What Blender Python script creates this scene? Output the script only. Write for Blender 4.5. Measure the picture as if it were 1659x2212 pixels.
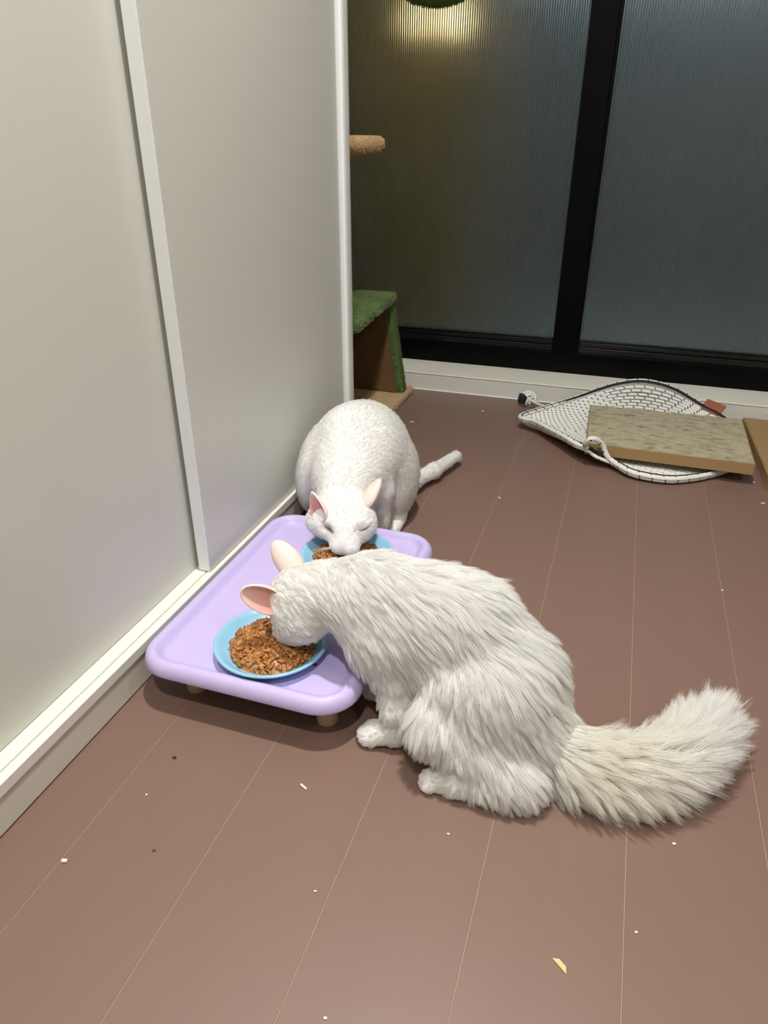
import bpy, bmesh, math, random
import numpy as np
from mathutils import Vector, Matrix, kdtree

for o in list(bpy.data.objects): bpy.data.objects.remove(o)
scene = bpy.context.scene
col = scene.collection

# ---------------------------------------------------------------- camera (fitted to the floor seams, wardrobe and window lines)
EYE = Vector((0, 0, .75)); PITCH, ROLL, YAW = .483695, .0040305, .318462
fwd = Vector((-math.sin(YAW) * math.cos(PITCH), math.cos(YAW) * math.cos(PITCH), -math.sin(PITCH)))
rt = Vector((math.cos(YAW), math.sin(YAW), 0)); up = rt.cross(fwd)
rt, up = rt * math.cos(ROLL) + up * math.sin(ROLL), up * math.cos(ROLL) - rt * math.sin(ROLL)
cd = bpy.data.cameras.new('camera'); cam = bpy.data.objects.new('camera', cd); col.objects.link(cam)
cd.sensor_fit = 'HORIZONTAL'; cd.sensor_width = 36; cd.lens = 1519.316 / 1659 * 36; cd.clip_start = .02
cam.matrix_world = Matrix(((rt.x, up.x, -fwd.x, EYE.x), (rt.y, up.y, -fwd.y, EYE.y), (rt.z, up.z, -fwd.z, EYE.z), (0, 0, 0, 1)))
scene.camera = cam

# ---------------------------------------------------------------- light
scene.view_settings.view_transform = 'Standard'; scene.view_settings.look = 'None'
scene.view_settings.gamma = 1; scene.view_settings.use_curve_mapping = False
scene.view_settings.exposure = 1.36
scene.cycles.max_bounces = 8; scene.cycles.diffuse_bounces = 4; scene.cycles.glossy_bounces = 3; scene.cycles.transmission_bounces = 8
scene.cycles.use_adaptive_sampling = True; scene.cycles.adaptive_threshold = .05; scene.cycles.use_light_tree = False
w = bpy.data.worlds.new('world'); scene.world = w; w.use_nodes = True
w.node_tree.nodes['Background'].inputs[0].default_value = (.010, .013, .020, 1)     # night outside
w.node_tree.nodes['Background'].inputs[1].default_value = 1

def area(name, loc, size, power, color, rot=(0, 0, 0), size_y=None):
    l = bpy.data.lights.new(name, 'AREA'); l.energy = power; l.color = color; l.size = size
    if size_y: l.shape = 'RECTANGLE'; l.size_y = size_y
    o = bpy.data.objects.new(name, l); o.location = loc; o.rotation_euler = rot; col.objects.link(o); return o
CEIL = 2.35
LAMPS = [(-.18, .80, 11.0, (1, .972, .915)), (.02, -.42, 8.2, (1, .975, .93)), (1.25, -.42, 2.6, (1, .975, .93)), (1.25, .78, 1.8, (1, .972, .915))]
for lx, ly, pw, lc in LAMPS:
    o = area('ceiling_lamp_light', (lx, ly, CEIL - .035), .10, pw, lc); o.data.shape = 'DISK'; o.data.spread = math.radians(155)
area('added_balcony_light', (.45, 3.55, 2.28), .3, 2.0, (.70, .87, 1), (math.radians(35), 0, 0))  # added cool light, washes the balcony wall seen through the glass
area('added_balcony_light', (-.02, 4.14, 1.66), .34, 1.0, (.66, .88, 1), (math.radians(-62), 0, 0))  # added cool light, brightens the top of the right pane
area('added_balcony_light', (-.85, 2.68, 2.28), .2, .9, (1, .80, .42), (math.radians(12), 0, 0))  # unseen warm light added to light the olive cloth
# ---------------------------------------------------------------- helpers
def tag(o, label=None, cat=None, group=None, kind=None):
    for k, v in (('label', label), ('category', cat), ('group', group), ('kind', kind)):
        if v: o[k] = v
    return o
def link(name, me, mat=None, parent=None, smooth=False):
    o = bpy.data.objects.new(name, me); col.objects.link(o)
    if mat and not me.materials: me.materials.append(mat)
    if parent: o.parent = parent; o.matrix_parent_inverse = parent.matrix_world.inverted()
    if smooth and len(me.polygons): me.polygons.foreach_set('use_smooth', [True] * len(me.polygons))
    return o
def empty(name, loc=(0, 0, 0)):
    o = bpy.data.objects.new(name, None); o.location = loc; o.empty_display_size = .05; col.objects.link(o)
    o.matrix_world = Matrix.Translation(loc); return o
def box_mesh(lo, hi, bevel=0, seg=2):
    bm = bmesh.new(); bmesh.ops.create_cube(bm, size=1)
    for v in bm.verts: v.co = Vector([(lo[i] + hi[i]) / 2 + v.co[i] * (hi[i] - lo[i]) for i in range(3)])
    if bevel: bmesh.ops.bevel(bm, geom=bm.edges[:], offset=bevel, segments=seg, affect='EDGES', profile=.5)
    me = bpy.data.meshes.new('box'); bm.to_mesh(me); bm.free(); return me
def box(name, lo, hi, mat, parent=None, bevel=0, seg=2): return link(name, box_mesh(lo, hi, bevel, seg), mat, parent)
def pyd(verts, faces, name='mesh'):
    me = bpy.data.meshes.new(name); me.from_pydata([tuple(v) for v in verts], [], [tuple(f) for f in faces]); me.update(); return me
def lathe(profile, n=64, centre=(0, 0, 0)):
    V = []; F = []; m = len(profile)
    for i in range(n):
        a = 2 * math.pi * i / n
        for r, z in profile: V.append((centre[0] + r * math.cos(a), centre[1] + r * math.sin(a), centre[2] + z))
    for i in range(n):
        for j in range(m - 1): F.append((i * m + j, ((i + 1) % n) * m + j, ((i + 1) % n) * m + j + 1, i * m + j + 1))
    me = pyd(V, F); bm = bmesh.new(); bm.from_mesh(me); bmesh.ops.remove_doubles(bm, verts=bm.verts, dist=1e-6)
    bmesh.ops.recalc_face_normals(bm, faces=bm.faces); bm.to_mesh(me); bm.free(); return me
def tube(pts, rad, sides=8, closed=False, uv=True):
    """A round rope or bar through pts; the UV runs along its length in metres and once round it."""
    P = np.array(pts, float); n = len(P); R = np.full(n, rad) if np.isscalar(rad) else np.array(rad)
    T = (np.roll(P, -1, 0) - np.roll(P, 1, 0)) if closed else np.gradient(P, axis=0)
    T /= np.linalg.norm(T, axis=1, keepdims=True) + 1e-12
    V = []; F = []; U = []
    up_ = np.array([0, 0, 1.]); L = np.concatenate([[0], np.cumsum(np.linalg.norm(np.diff(P, axis=0), axis=1))])
    for i in range(n):
        s = np.cross(T[i], up_); s = s / np.linalg.norm(s) if np.linalg.norm(s) > 1e-4 else np.array([1., 0, 0]); b = np.cross(s, T[i])
        for k in range(sides):
            a = 2 * math.pi * k / sides; V.append(P[i] + R[i] * (s * math.cos(a) + b * math.sin(a)))
    tot = L[-1] + (np.linalg.norm(P[0] - P[-1]) if closed else 0)
    for i in range(n if closed else n - 1):
        j = (i + 1) % n
        for k in range(sides):
            k2 = (k + 1) % sides; F.append((i * sides + k, j * sides + k, j * sides + k2, i * sides + k2))
            l0 = L[i]; l1 = L[j] if j else tot
            U += [(l0, k / sides), (l1, k / sides), (l1, (k + 1) / sides), (l0, (k + 1) / sides)]
    if not closed:
        F.append(tuple(range(sides))[::-1]); F.append(tuple((n - 1) * sides + k for k in range(sides))); U += [(0, 0)] * sides + [(L[-1], 0)] * sides
    return V, F, U
def tube_obj(name, pts, rad, mat, parent=None, sides=8, closed=False):
    V, F, U = tube(pts, rad, sides, closed); me = pyd(V, F); ul = me.uv_layers.new(name='UVMap')
    ul.data.foreach_set('uv', np.array(U, float).ravel()); return link(name, me, mat, parent, True)
def spline(pts, n=8, closed=False):
    P = np.array(pts, float); m = len(P); out = []
    for i in range(m if closed else m - 1):
        a, b, c, d = ([P[(i + k) % m] for k in (-1, 0, 1, 2)] if closed else [P[max(i - 1, 0)], P[i], P[i + 1], P[min(i + 2, m - 1)]])
        for j in range(n):
            t = j / n; out.append(.5 * (2 * b + (c - a) * t + (2 * a - 5 * b + 4 * c - d) * t * t + (3 * b - a - 3 * c + d) * t ** 3))
    return np.array(out if closed else out + [P[-1]])

# ---------------------------------------------------------------- materials
class NT:
    def __init__(s, name):
        s.m = bpy.data.materials.new(name); s.m.use_nodes = True; s.t = s.m.node_tree; s.b = s.t.nodes['Principled BSDF']; s.out = s.t.nodes['Material Output']
    def n(s, typ, **kw):
        nd = s.t.nodes.new(typ)
        for k, v in kw.items():
            if k in nd.inputs: nd.inputs[k].default_value = v
            else: setattr(nd, k, v)
        return nd
    def l(s, a, b): s.t.links.new(a, b)
def srgb(r, g, b):
    f = lambda c: (c / 255 / 12.92) if c / 255 <= .04045 else ((c / 255 + .055) / 1.055) ** 2.4
    return (f(r), f(g), f(b), 1)
def mat(name, color, rough=.5, noise=0., scale=20., bump=0., bscale=200., spec=.5, metallic=0., sheen=0., stretch=(1, 1, 1)):
    """Plain colour with a little mottling and fine relief."""
    t = NT(name); t.b.inputs['Roughness'].default_value = rough; t.b.inputs['Metallic'].default_value = metallic
    t.b.inputs['Specular IOR Level'].default_value = spec; t.b.inputs['Sheen Weight'].default_value = sheen
    tc = t.n('ShaderNodeTexCoord'); mp = t.n('ShaderNodeMapping'); mp.inputs['Scale'].default_value = stretch; t.l(tc.outputs['Object'], mp.inputs[0])
    nz = t.n('ShaderNodeTexNoise', Scale=scale, Detail=2.); t.l(mp.outputs[0], nz.inputs['Vector'])
    mx = t.n('ShaderNodeMix', data_type='RGBA'); c = color
    mx.inputs['A'].default_value = tuple(v * (1 - noise) for v in c[:3]) + (1,); mx.inputs['B'].default_value = tuple(min(1, v * (1 + noise)) for v in c[:3]) + (1,)
    t.l(nz.outputs['Fac'], mx.inputs['Factor']); t.l(mx.outputs['Result'], t.b.inputs['Base Color'])
    if bump:
        n2 = t.n('ShaderNodeTexNoise', Scale=bscale, Detail=1.); t.l(mp.outputs[0], n2.inputs['Vector'])
        bp = t.n('ShaderNodeBump', Strength=bump, Distance=.002); t.l(n2.outputs['Fac'], bp.inputs['Height']); t.l(bp.outputs[0], t.b.inputs['Normal'])
    return t.m
M = {}
M['door'] = mat('white_wardrobe_film', (.65, .65, .59, 1), .38, .015, 3)
M['rail'] = mat('white_plastic_rail', (.80, .79, .72, 1), .3, .01, 5)
M['lip'] = mat('white_lip', (.80, .785, .72, 1), .35, .01, 5)
M['edge'] = mat('cool_white_edge_band', (.86, .88, .88, 1), .4, .01, 5)
M['plinth'] = mat('white_plinth', (.66, .635, .56, 1), .35, .03, 6)
M['plank'] = mat('mauve_brown_floor_plank', (.200, .122, .094, 1), .42, .06, 4, stretch=(3, .6, 1))
M['grout'] = mat('pale_floor_seam', (.35, .23, .18, 1), .6, .15, 30)
M['base'] = mat('white_skirting_paint', (.74, .735, .69, 1), .35, .03, 8)
M['sill'] = mat('cream_sill', (.86, .84, .74, 1), .35, .04, 10)
M['black'] = mat('black_aluminium', (.0012, .0014, .002, 1), .32, .1, 30, spec=.12)
M['bead'] = mat('dark_grey_glazing_bead', (.008, .010, .011, 1), .16, .1, 20, spec=.4)
M['wall'] = mat('off_white_wall', (.50, .485, .44, 1), .7, .02, 4)
M['lav'] = mat('lavender_plastic', srgb(195, 182, 227), .45, .01, 10)
M['wood'] = mat('pale_beech', srgb(200, 172, 138), .5, .12, 30, .05, 300, stretch=(8, 8, 1))
M['blue'] = mat('sky_blue_plastic', srgb(146, 198, 226), .25, .01, 10)
M['card'] = mat('tan_cardboard', srgb(160, 130, 88), .8, .07, 25, .1, 400)
M['leather'] = mat('brown_leather', srgb(150, 78, 46), .55, .15, 60, .2, 300)
M['green'] = mat('green_carpet', srgb(88, 114, 58), .95, .4, 70, 1., 350)
M['brown'] = mat('brown_fibreboard', srgb(104, 76, 46), .9, .25, 40, .4, 200)
M['beige'] = mat('beige_plush', srgb(190, 158, 112), .95, .15, 60, .8, 300, sheen=.3)
M['blackcloth'] = mat('black_webbing', (.012, .011, .014, 1), .7, .2, 100, .3, 600)
M['rice'] = mat('white_litter_grain', srgb(245, 240, 225), .5, .05, 200)
M['chip'] = mat('tan_chip', srgb(215, 190, 140), .7, .1, 100)
M['speck'] = mat('dark_brown_crumb', srgb(72, 38, 30), .7, .1, 100)
M['faint'] = mat('faint_brown_crumb', srgb(104, 70, 58), .7, .1, 100)
M['balcony'] = mat('balcony_paint', (.30, .32, .32, 1), .8, .25, 2.2)
M['olive'] = mat('olive_backdrop', (.36, .30, .12, 1), .9, .2, 6)
# ================================================================ the room
fl = box('floor', (-1.3, -1.7, -.03), (2.3, 2.26, -.0007), M['grout'])
tag(fl, 'mauve brown plank floor with thin pale seams', 'floor', kind='structure')
PITCHX = .15842; x = -.53125 - 5 * PITCHX
pm = box_mesh((-PITCHX / 2 + .0006, -1.7, -.012), (PITCHX / 2 - .0006, 2.2555, 0), .0003, 1)
while x < 2.2:
    p = link('plank', pm, M['plank'], fl); p.location.x = x + PITCHX / 2; x += PITCHX
s = box('ceiling', (-1.3, -1.7, CEIL), (2.3, 4.2, CEIL + .05), M['wall']); tag(s, 'off-white flat ceiling above the room', 'ceiling', kind='structure')
s = box('wall_left', (-1.35, -1.7, -.03), (-1.3, 2.6, CEIL), M['wall']); tag(s, 'off-white wall behind the wardrobe', 'wall', kind='structure')
s = box('wall_right', (2.3, -1.7, -.03), (2.35, 2.6, CEIL), M['wall']); tag(s, 'off-white wall opposite the wardrobe', 'wall', kind='structure')
s = box('wall_rear', (-1.3, -1.75, -.03), (2.3, -1.7, CEIL), M['wall']); tag(s, 'off-white wall facing the window', 'wall', kind='structure')
WHERE = ('above the feeding tray', 'above the bare front floor', 'by the right wall near the rear', 'by the right wall beside the tray')
for (lx, ly, pw, lc), wh in zip(LAMPS, WHERE):
    t = empty('downlight', (lx, ly, CEIL)); tag(t, 'small round recessed downlight ' + wh, 'ceiling light', 'ceiling downlights')
    link('trim_ring', lathe([(.055, 0), (.055, -.028), (.060, -.032), (.072, -.030), (.075, -.024), (.075, 0)], 32, (lx, ly, CEIL)), M['edge'], t, True)

# skirting with a deep sill under the window
b = box('baseboard_back', (-1.3, 2.256, 0), (2.3, 2.44, .056), M['base'], None, .002); tag(b, 'white skirting board below the black window frame', 'baseboard', kind='structure')
box('sill', (-1.3, 2.254, .0555), (2.3, 2.44, .060), M['sill'], b, .0018)
box('caulk_bead', (-1.3, 2.2525, 0), (2.3, 2.2575, .0028), M['edge'], b, .001)

# window: black frame, two reeded panes, one mullion
YF = 2.405
wn = box('window_1', (-1.3, YF, .060), (2.3, YF + .06, .1302), M['black'], None, .0015); tag(wn, 'black framed window with two reeded glass panes', 'window', kind='structure')
box('mullion', (-.2012, YF - .004, .1302), (-.1255, YF + .05, CEIL), M['black'], wn, .0012)
box('mullion_step', (-.1255, YF + .008, .1302), (-.1160, YF + .05, CEIL), M['black'], wn, .0008)
for x0, x1 in ((-1.3, -.2012), (-.1160, 2.3)):
    box('glazing_bead', (x0, YF + .006, .1302), (x1, YF + .05, .150), M['bead'], wn, .002)
    box('glazing_bead', (x0, YF + .014, .150), (x1, YF + .05, .1660), M['bead'], wn, .003)
    box('silicone_line', (x0, YF + .0125, .1655), (x1, YF + .02, .1685), M['black'], wn, .0008)
t = NT('reeded_glass'); t.b.inputs['Base Color'].default_value = (.80, .86, .86, 1); t.b.inputs['Transmission Weight'].default_value = 1
t.b.inputs['Roughness'].default_value = .34; t.b.inputs['IOR'].default_value = 1.45
M['glass'] = t.m
def reeded_pane(x0, x1, z0, z1, y, pitch=.0068, depth=.0016, thick=.005):
    n = int((x1 - x0) / pitch); k = 6; prof = []
    for i in range(n * k + 1):
        u = (i % k) / k; prof.append((x0 + i * pitch / k, y - depth * math.sin(math.pi * u)))
    V = []; F = []; m = len(prof)
    for z in (z0, z1):
        V += [(a, b_, z) for a, b_ in prof]
    V += [(x0, y + thick, z0), (prof[-1][0], y + thick, z0), (x0, y + thick, z1), (prof[-1][0], y + thick, z1)]
    for i in range(m - 1): F.append((i, i + 1, m + i + 1, m + i))
    q = 2 * m
    F += [(q + 1, q, q + 2, q + 3), (q, 0, m, q + 2), (m - 1, q + 1, q + 3, 2 * m - 1), tuple(range(m))[::-1] + (q, q + 1), tuple(range(m, 2 * m)) + (q + 3, q + 2)]
    return pyd(V, F)
for x0, x1 in ((-1.28, -.2016), (-.1156, 1.4)):
    link('pane', reeded_pane(x0, x1, .160, CEIL - .02, YF + .024), M['glass'], wn)
# balcony beyond the glass
s = box('floor_balcony', (-1.35, 2.47, -.03), (2.3, 4.2, .02), M['balcony']); tag(s, 'grey balcony floor behind the glass', 'floor', kind='structure')
s = box('wall_balcony', (-1.35, 4.2, -.03), (2.35, 4.25, CEIL), M['balcony']); tag(s, 'grey balcony wall behind the glass', 'wall', kind='structure')
cu = []; cf = []; nx = 90                                                     # olive curtain added on the balcony to tint the glass yellow
for z in (.05, CEIL):
    for y_ in (0, .006):
        for i in range(nx):
            u = i / (nx - 1); w_ = -1.33 + u * (.70 + .10 * (z < 1)); cu.append((w_, 2.92 + .022 * math.sin(u * 62) + .008 * math.sin(u * 23) + y_, z))
for i in range(nx - 1): cf += [(i, i + 1, 2 * nx + i + 1, 2 * nx + i), (nx + i + 1, nx + i, 3 * nx + i, 3 * nx + i + 1)]
cu_o = link('backdrop', pyd(cu, cf), M['olive'], None, True); tag(cu_o, 'olive curtain added behind the reeded glass to tint it yellow next to the cat tree', 'backdrop')

wl = empty('added_wall_lamp', (-.02, 4.17, 1.66)); tag(wl, 'cool white lamp added on the balcony wall behind the right pane', 'lamp')  # added fixture for the cool glow at the top of the pane
box('added_lamp_housing', (-.21, 4.165, 1.50), (.17, 4.20, 1.86), M['edge'], wl, .006)
# warm bulb added on the balcony to make the glow in the glass
bl = empty('added_glow_lamp', (-.72, 2.70, CEIL)); tag(bl, 'warm lamp added for its glow behind the reeded glass above the green bowl perch', 'lamp')
t = NT('added_warm_bulb'); t.b.inputs['Emission Color'].default_value = (1, .72, .34, 1); t.b.inputs['Emission Strength'].default_value = 1.7; t.b.inputs['Base Color'].default_value = (.9, .8, .6, 1)
link('bulb', lathe([(0, 1.06), (.02, 1.063), (.038, 1.08), (.045, 1.105), (.036, 1.135), (.018, 1.155), (.014, 1.18), (0, 1.18)], 28, (-.72, 2.70, 0)), t.m, bl, True)
link('cord', lathe([(0, 1.18), (.016, 1.18), (.016, 1.22), (.004, 1.225), (.004, CEIL), (0, CEIL)], 12, (-.72, 2.70, 0)), M['black'], bl, True)

# ================================================================ wardrobe
wd = empty('sliding_wardrobe', (-.9, .35, 0)); tag(wd, 'white wardrobe with two sliding doors on a low plinth', 'wardrobe')
Y0, Y1 = -1.2, 1.62
box('plinth', (-1.28, Y0, .0022), (-.619, Y1, .0552), M['plinth'], wd, .001)
box('bottom_panel', (-1.28, Y0, .0550), (-.6166, Y1, .0640), M['plinth'], wd, .0008)
box('bottom_panel_edge', (-.6305, Y0, .0547), (-.6165, Y1, .0715), M['lip'], wd, .0006)
box('door_track', (-.6990, Y0, .0640), (-.6340, Y1, .0712), M['rail'], wd, .0012)
box('track_rib', (-.6336, Y0, .0635), (-.6318, Y1, .0690), M['rail'], wd, .0005)
dn = box('sliding_door', (-.678, Y0, .0722), (-.656, .98, 2.16), M['door'], wd, .001)
df = box('sliding_door', (-.6465, .9095, .0730), (-.6245, 1.579, 2.16), M['door'], wd, .0012)
box('edge_band', (-.6464, .9075, .0730), (-.6246, .9096, 2.16), M['edge'], df, .0006)
V = []; F = []                                                                       # rounded pull profile along the far edge
prof = [(-.6250, 1.566), (-.6235, 1.572), (-.6195, 1.5775), (-.6150, 1.5800), (-.6130, 1.5860), (-.6130, 1.6020), (-.6150, 1.6040), (-.646, 1.6040), (-.646, 1.566)]
for z in (.0730, 2.16): V += [(a, b_, z) for a, b_ in prof]
n = len(prof); F = [(i, (i + 1) % n, n + (i + 1) % n, n + i) for i in range(n)] + [tuple(range(n))[::-1], tuple(range(n, 2 * n))]
link('pull_profile', pyd(V, F), M['edge'], df)
box('side_panel', (-1.28, 1.6050, 0.0), (-.6160, Y1, 2.2), M['door'], wd, .001)
box('top_panel', (-1.28, Y0, 2.165), (-.6142, 1.6045, 2.2), M['door'], wd, .001)

# ================================================================ cat tree between wardrobe and window
ct = empty('cat_tree', (-.9, 1.92, 0)); tag(ct, 'green carpeted cat tree with beige perches standing behind the wardrobe', 'cat tree')
def prism(name, pts, y0, y1, m_, parent, bevel=.004):
    bm = bmesh.new(); vs = [bm.verts.new((a, y0, c)) for a, c in pts]; f = bm.faces.new(vs)
    r = bmesh.ops.extrude_face_region(bm, geom=[f]); bmesh.ops.translate(bm, vec=(0, y1 - y0, 0), verts=[v for v in r['geom'] if isinstance(v, bmesh.types.BMVert)])
    bmesh.ops.recalc_face_normals(bm, faces=bm.faces)
    if bevel: bmesh.ops.bevel(bm, geom=bm.edges[:], offset=bevel, segments=2, affect='EDGES', profile=.5)
    me = bpy.data.meshes.new(name); bm.to_mesh(me); bm.free(); return link(name, me, m_, parent)
box('base_board', (-1.16, 1.70, 0), (-.628, 2.215, .024), M['beige'], ct, .006)
hs = prism('house_back_panel', [(-1.13, .024), (-.636, .024), (-.682, .318), (-1.09, .318)], 2.125, 2.165, M['green'], ct, .006)
prism('back_lining', [(-1.11, .026), (-.657, .026), (-.701, .300), (-1.08, .300)], 2.119, 2.1255, M['brown'], hs, .001)
prism('house_far_panel', [(-1.13, .024), (-1.10, .024), (-1.06, .318), (-1.09, .318)], 1.735, 2.120, M['green'], ct, .004)
V_ = [(-1.10, 1.72), (-.650, 1.715), (-.640, 1.728), (-.674, 2.160), (-.684, 2.168), (-1.10, 2.168)]
bm = bmesh.new(); f = bm.faces.new([bm.verts.new((a, b_, .312)) for a, b_ in V_])
r = bmesh.ops.extrude_face_region(bm, geom=[f]); bmesh.ops.translate(bm, vec=(0, 0, .023), verts=[v for v in r['geom'] if isinstance(v, bmesh.types.BMVert)])
bmesh.ops.recalc_face_normals(bm, faces=bm.faces); bmesh.ops.bevel(bm, geom=bm.edges[:], offset=.005, segments=2, affect='EDGES', profile=.5)
me = bpy.data.meshes.new('house_roof'); bm.to_mesh(me); bm.free(); link('house_roof', me, M['green'], ct)
link('post', lathe([(0, .33), (.046, .33), (.047, .36), (.047, 1.27), (.046, 1.30), (0, 1.30)], 32, (-.793, 1.95, 0)), M['green'], ct, True)
link('round_perch', lathe([(0, .722), (.10, .722), (.136, .730), (.143, .742), (.142, .757), (.132, .764), (0, .765)], 56, (-.797, 1.95, 0)), M['beige'], ct, True)
link('perch_arm', box_mesh((-.80, 1.925, 1.222), (-.50, 1.975, 1.245), .005), M['brown'], ct)
link('bowl_perch', lathe([(0, 1.034), (.030, 1.036), (.060, 1.044), (.088, 1.062), (.112, 1.094), (.128, 1.14), (.134, 1.19), (.134, 1.222), (0, 1.222)], 48, (-.520, 1.95, 0)), M['green'], ct, True)
# ================================================================ feeding tray
tr = empty('feeding_tray', (-.4365, .894, 0)); tag(tr, 'lavender plastic raised feeding tray on short wooden legs', 'tray')
def rrect(x0, x1, y0, y1, r, n=8):
    out = []
    for cx_, cy_, a0 in ((x1 - r, y1 - r, 0), (x0 + r, y1 - r, 90), (x0 + r, y0 + r, 180), (x1 - r, y0 + r, 270)):
        for k in range(n + 1):
            a = math.radians(a0 + 90 * k / n); out.append((cx_ + r * math.cos(a), cy_ + r * math.sin(a)))
    return out
X0, X1, YA, YB = -.6070, -.2660, .6480, 1.1500
prof = [(.0300, .0655), (.0045, .0640), (.0012, .0625), (.0002, .0628), (.0000, .0650), (.0012, .0720), (.0040, .0775), (.0080, .0815), (.0125, .0832), (.0165, .0830), (.0205, .0805), (.0240, .0765), (.0275, .0725), (.0310, .0705), (.036, .0700), (.050, .0700)]
V = []; F = []; N_ = None
for off, z in prof:
    ring = rrect(X0 + off, X1 - off, YA + off, YB - off, max(.058 - off * 1.15, .012)); N_ = len(ring); V += [(a, b_, z) for a, b_ in ring]
for j in range(len(prof) - 1):
    for i in range(N_): F.append((j * N_ + i, j * N_ + (i + 1) % N_, (j + 1) * N_ + (i + 1) % N_, (j + 1) * N_ + i))
F.append(tuple(range(N_))[::-1]); F.append(tuple((len(prof) - 1) * N_ + i for i in range(N_)))
link('tray_top', pyd(V, F), M['lav'], tr, True)
for lx in (-.536, -.319):
    for ly in (.7070, 1.090):
        link('leg', lathe([(0, 0), (.0142, 0), (.0155, .0015), (.0180, .060), (.0180, .0645), (0, .0645)], 28, (lx, ly, 0)), M['wood'], tr, True)

# plates and minced food
def plate(cx_, cy_, label):
    pr = [(0, .0705), (.052, .0705), (.056, .0702), (.062, .0715), (.072, .0785), (.0808, .0850), (.0838, .0868), (.0856, .0884), (.0854, .0904), (.0836, .0914), (.0806, .0904), (.0755, .0858), (.069, .0808), (.062, .0772), (.054, .0756), (0, .0752)]
    o = link('plate', lathe(pr, 72, (cx_, cy_, 0)), M['blue'], None, True); return tag(o, label, 'plate', 'pet plates on the tray')
PL1 = (-.4235, .7490); PL2 = (-.4050, 1.020)
plate(*PL1, 'sky blue plate beneath the fluffy cat, nearest the tray front edge'); plate(*PL2, 'sky blue plate beneath the short-haired cat at the far end of tray')
t = NT('minced_wet_food'); tc = t.n('ShaderNodeTexCoord'); nz = t.n('ShaderNodeTexNoise', Scale=120., Detail=4.); t.l(tc.outputs['Object'], nz.inputs['Vector'])
cr = t.n('ShaderNodeValToRGB'); cr.color_ramp.elements[0].position = .3; cr.color_ramp.elements[0].color = srgb(138, 84, 38); cr.color_ramp.elements[1].position = .72; cr.color_ramp.elements[1].color = srgb(200, 138, 74)
t.l(nz.outputs['Fac'], cr.inputs[0]); t.l(cr.outputs[0], t.b.inputs['Base Color']); t.b.inputs['Roughness'].default_value = .38; t.b.inputs['Specular IOR Level'].default_value = .6
M['food'] = t.m
def food(cx_, cy_, label, seed, dx=0, dy=0, r0=.0655, top=.021):
    rng = random.Random(seed); bm = bmesh.new()
    hfun = lambda a, b_: .0770 + top * max(0, 1 - (a * a + b_ * b_) / r0 ** 2) ** .7 + .003 * math.sin(a * 130 + seed) * math.cos(b_ * 110)
    n = 26; grid = {}
    for i in range(n + 1):
        for j in range(n + 1):
            u = (i / n * 2 - 1); v = (j / n * 2 - 1); rr = math.hypot(u, v); k = max(abs(u), abs(v)) / rr if rr else 1
            a, b_ = u * k * r0, v * k * r0; grid[i, j] = bm.verts.new((cx_ + dx + a, cy_ + dy + b_, hfun(a, b_)))
    for i in range(n):
        for j in range(n): bm.faces.new((grid[i, j], grid[i + 1, j], grid[i + 1, j + 1], grid[i, j + 1]))
    for _ in range(640):
        a = rng.uniform(0, 6.283); q = r0 * math.sqrt(rng.random()) * .97; u, v = q * math.cos(a), q * math.sin(a)
        s3 = Matrix.Diagonal((rng.uniform(.0040, .0095), rng.uniform(.0024, .0046), rng.uniform(.0020, .0036), 1))
        mt = Matrix.Translation((cx_ + dx + u, cy_ + dy + v, hfun(u, v) + .0016)) @ Matrix.Rotation(rng.uniform(0, 6.28), 4, 'Z') @ Matrix.Rotation(rng.uniform(-.7, .7), 4, 'X') @ Matrix.Rotation(rng.uniform(-.7, .7), 4, 'Y') @ s3
        r = bmesh.ops.create_icosphere(bm, subdivisions=1, radius=1, matrix=mt)
        for vv in r['verts']: vv.co += Vector((rng.uniform(-1, 1), rng.uniform(-1, 1), rng.uniform(-1, 1))) * .0007
    me = bpy.data.meshes.new('minced_food'); bm.to_mesh(me); bm.free()
    o = link('minced_food', me, M['food'], None, True); return tag(o, label, 'pet food', 'heaps of wet food', 'stuff')
food(*PL1, 'heap of brown minced wet food the fluffy cat is eating', 3, .003, -.001)
food(*PL2, 'brown minced wet food under the short-haired cat\'s muzzle', 8, 0, 0, .064, .016)

# ================================================================ rope basket, cardboard scratchers
t = NT('white_rope_with_black_flecks'); uv = t.n('ShaderNodeUVMap'); sp = t.n('ShaderNodeSeparateXYZ'); t.l(uv.outputs[0], sp.inputs[0])
a1 = t.n('ShaderNodeMath', operation='MULTIPLY'); a1.inputs[1].default_value = 1 / .030; t.l(sp.outputs[0], a1.inputs[0])
a2 = t.n('ShaderNodeMath', operation='MULTIPLY_ADD'); a2.inputs[1].default_value = .55; t.l(sp.outputs[1], a2.inputs[0]); t.l(a1.outputs[0], a2.inputs[2])
a3 = t.n('ShaderNodeMath', operation='FRACT'); t.l(a2.outputs[0], a3.inputs[0])
a4 = t.n('ShaderNodeMath', operation='LESS_THAN'); a4.inputs[1].default_value = .11; t.l(a3.outputs[0], a4.inputs[0])
mx = t.n('ShaderNodeMix', data_type='RGBA'); mx.inputs['A'].default_value = (.80, .80, .77, 1); mx.inputs['B'].default_value = (.012, .012, .018, 1)
b1 = t.n('ShaderNodeMath', operation='MULTIPLY'); b1.inputs[1].default_value = 2.; t.l(sp.outputs[1], b1.inputs[0]); b2 = t.n('ShaderNodeMath', operation='FRACT'); t.l(b1.outputs[0], b2.inputs[0])
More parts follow.
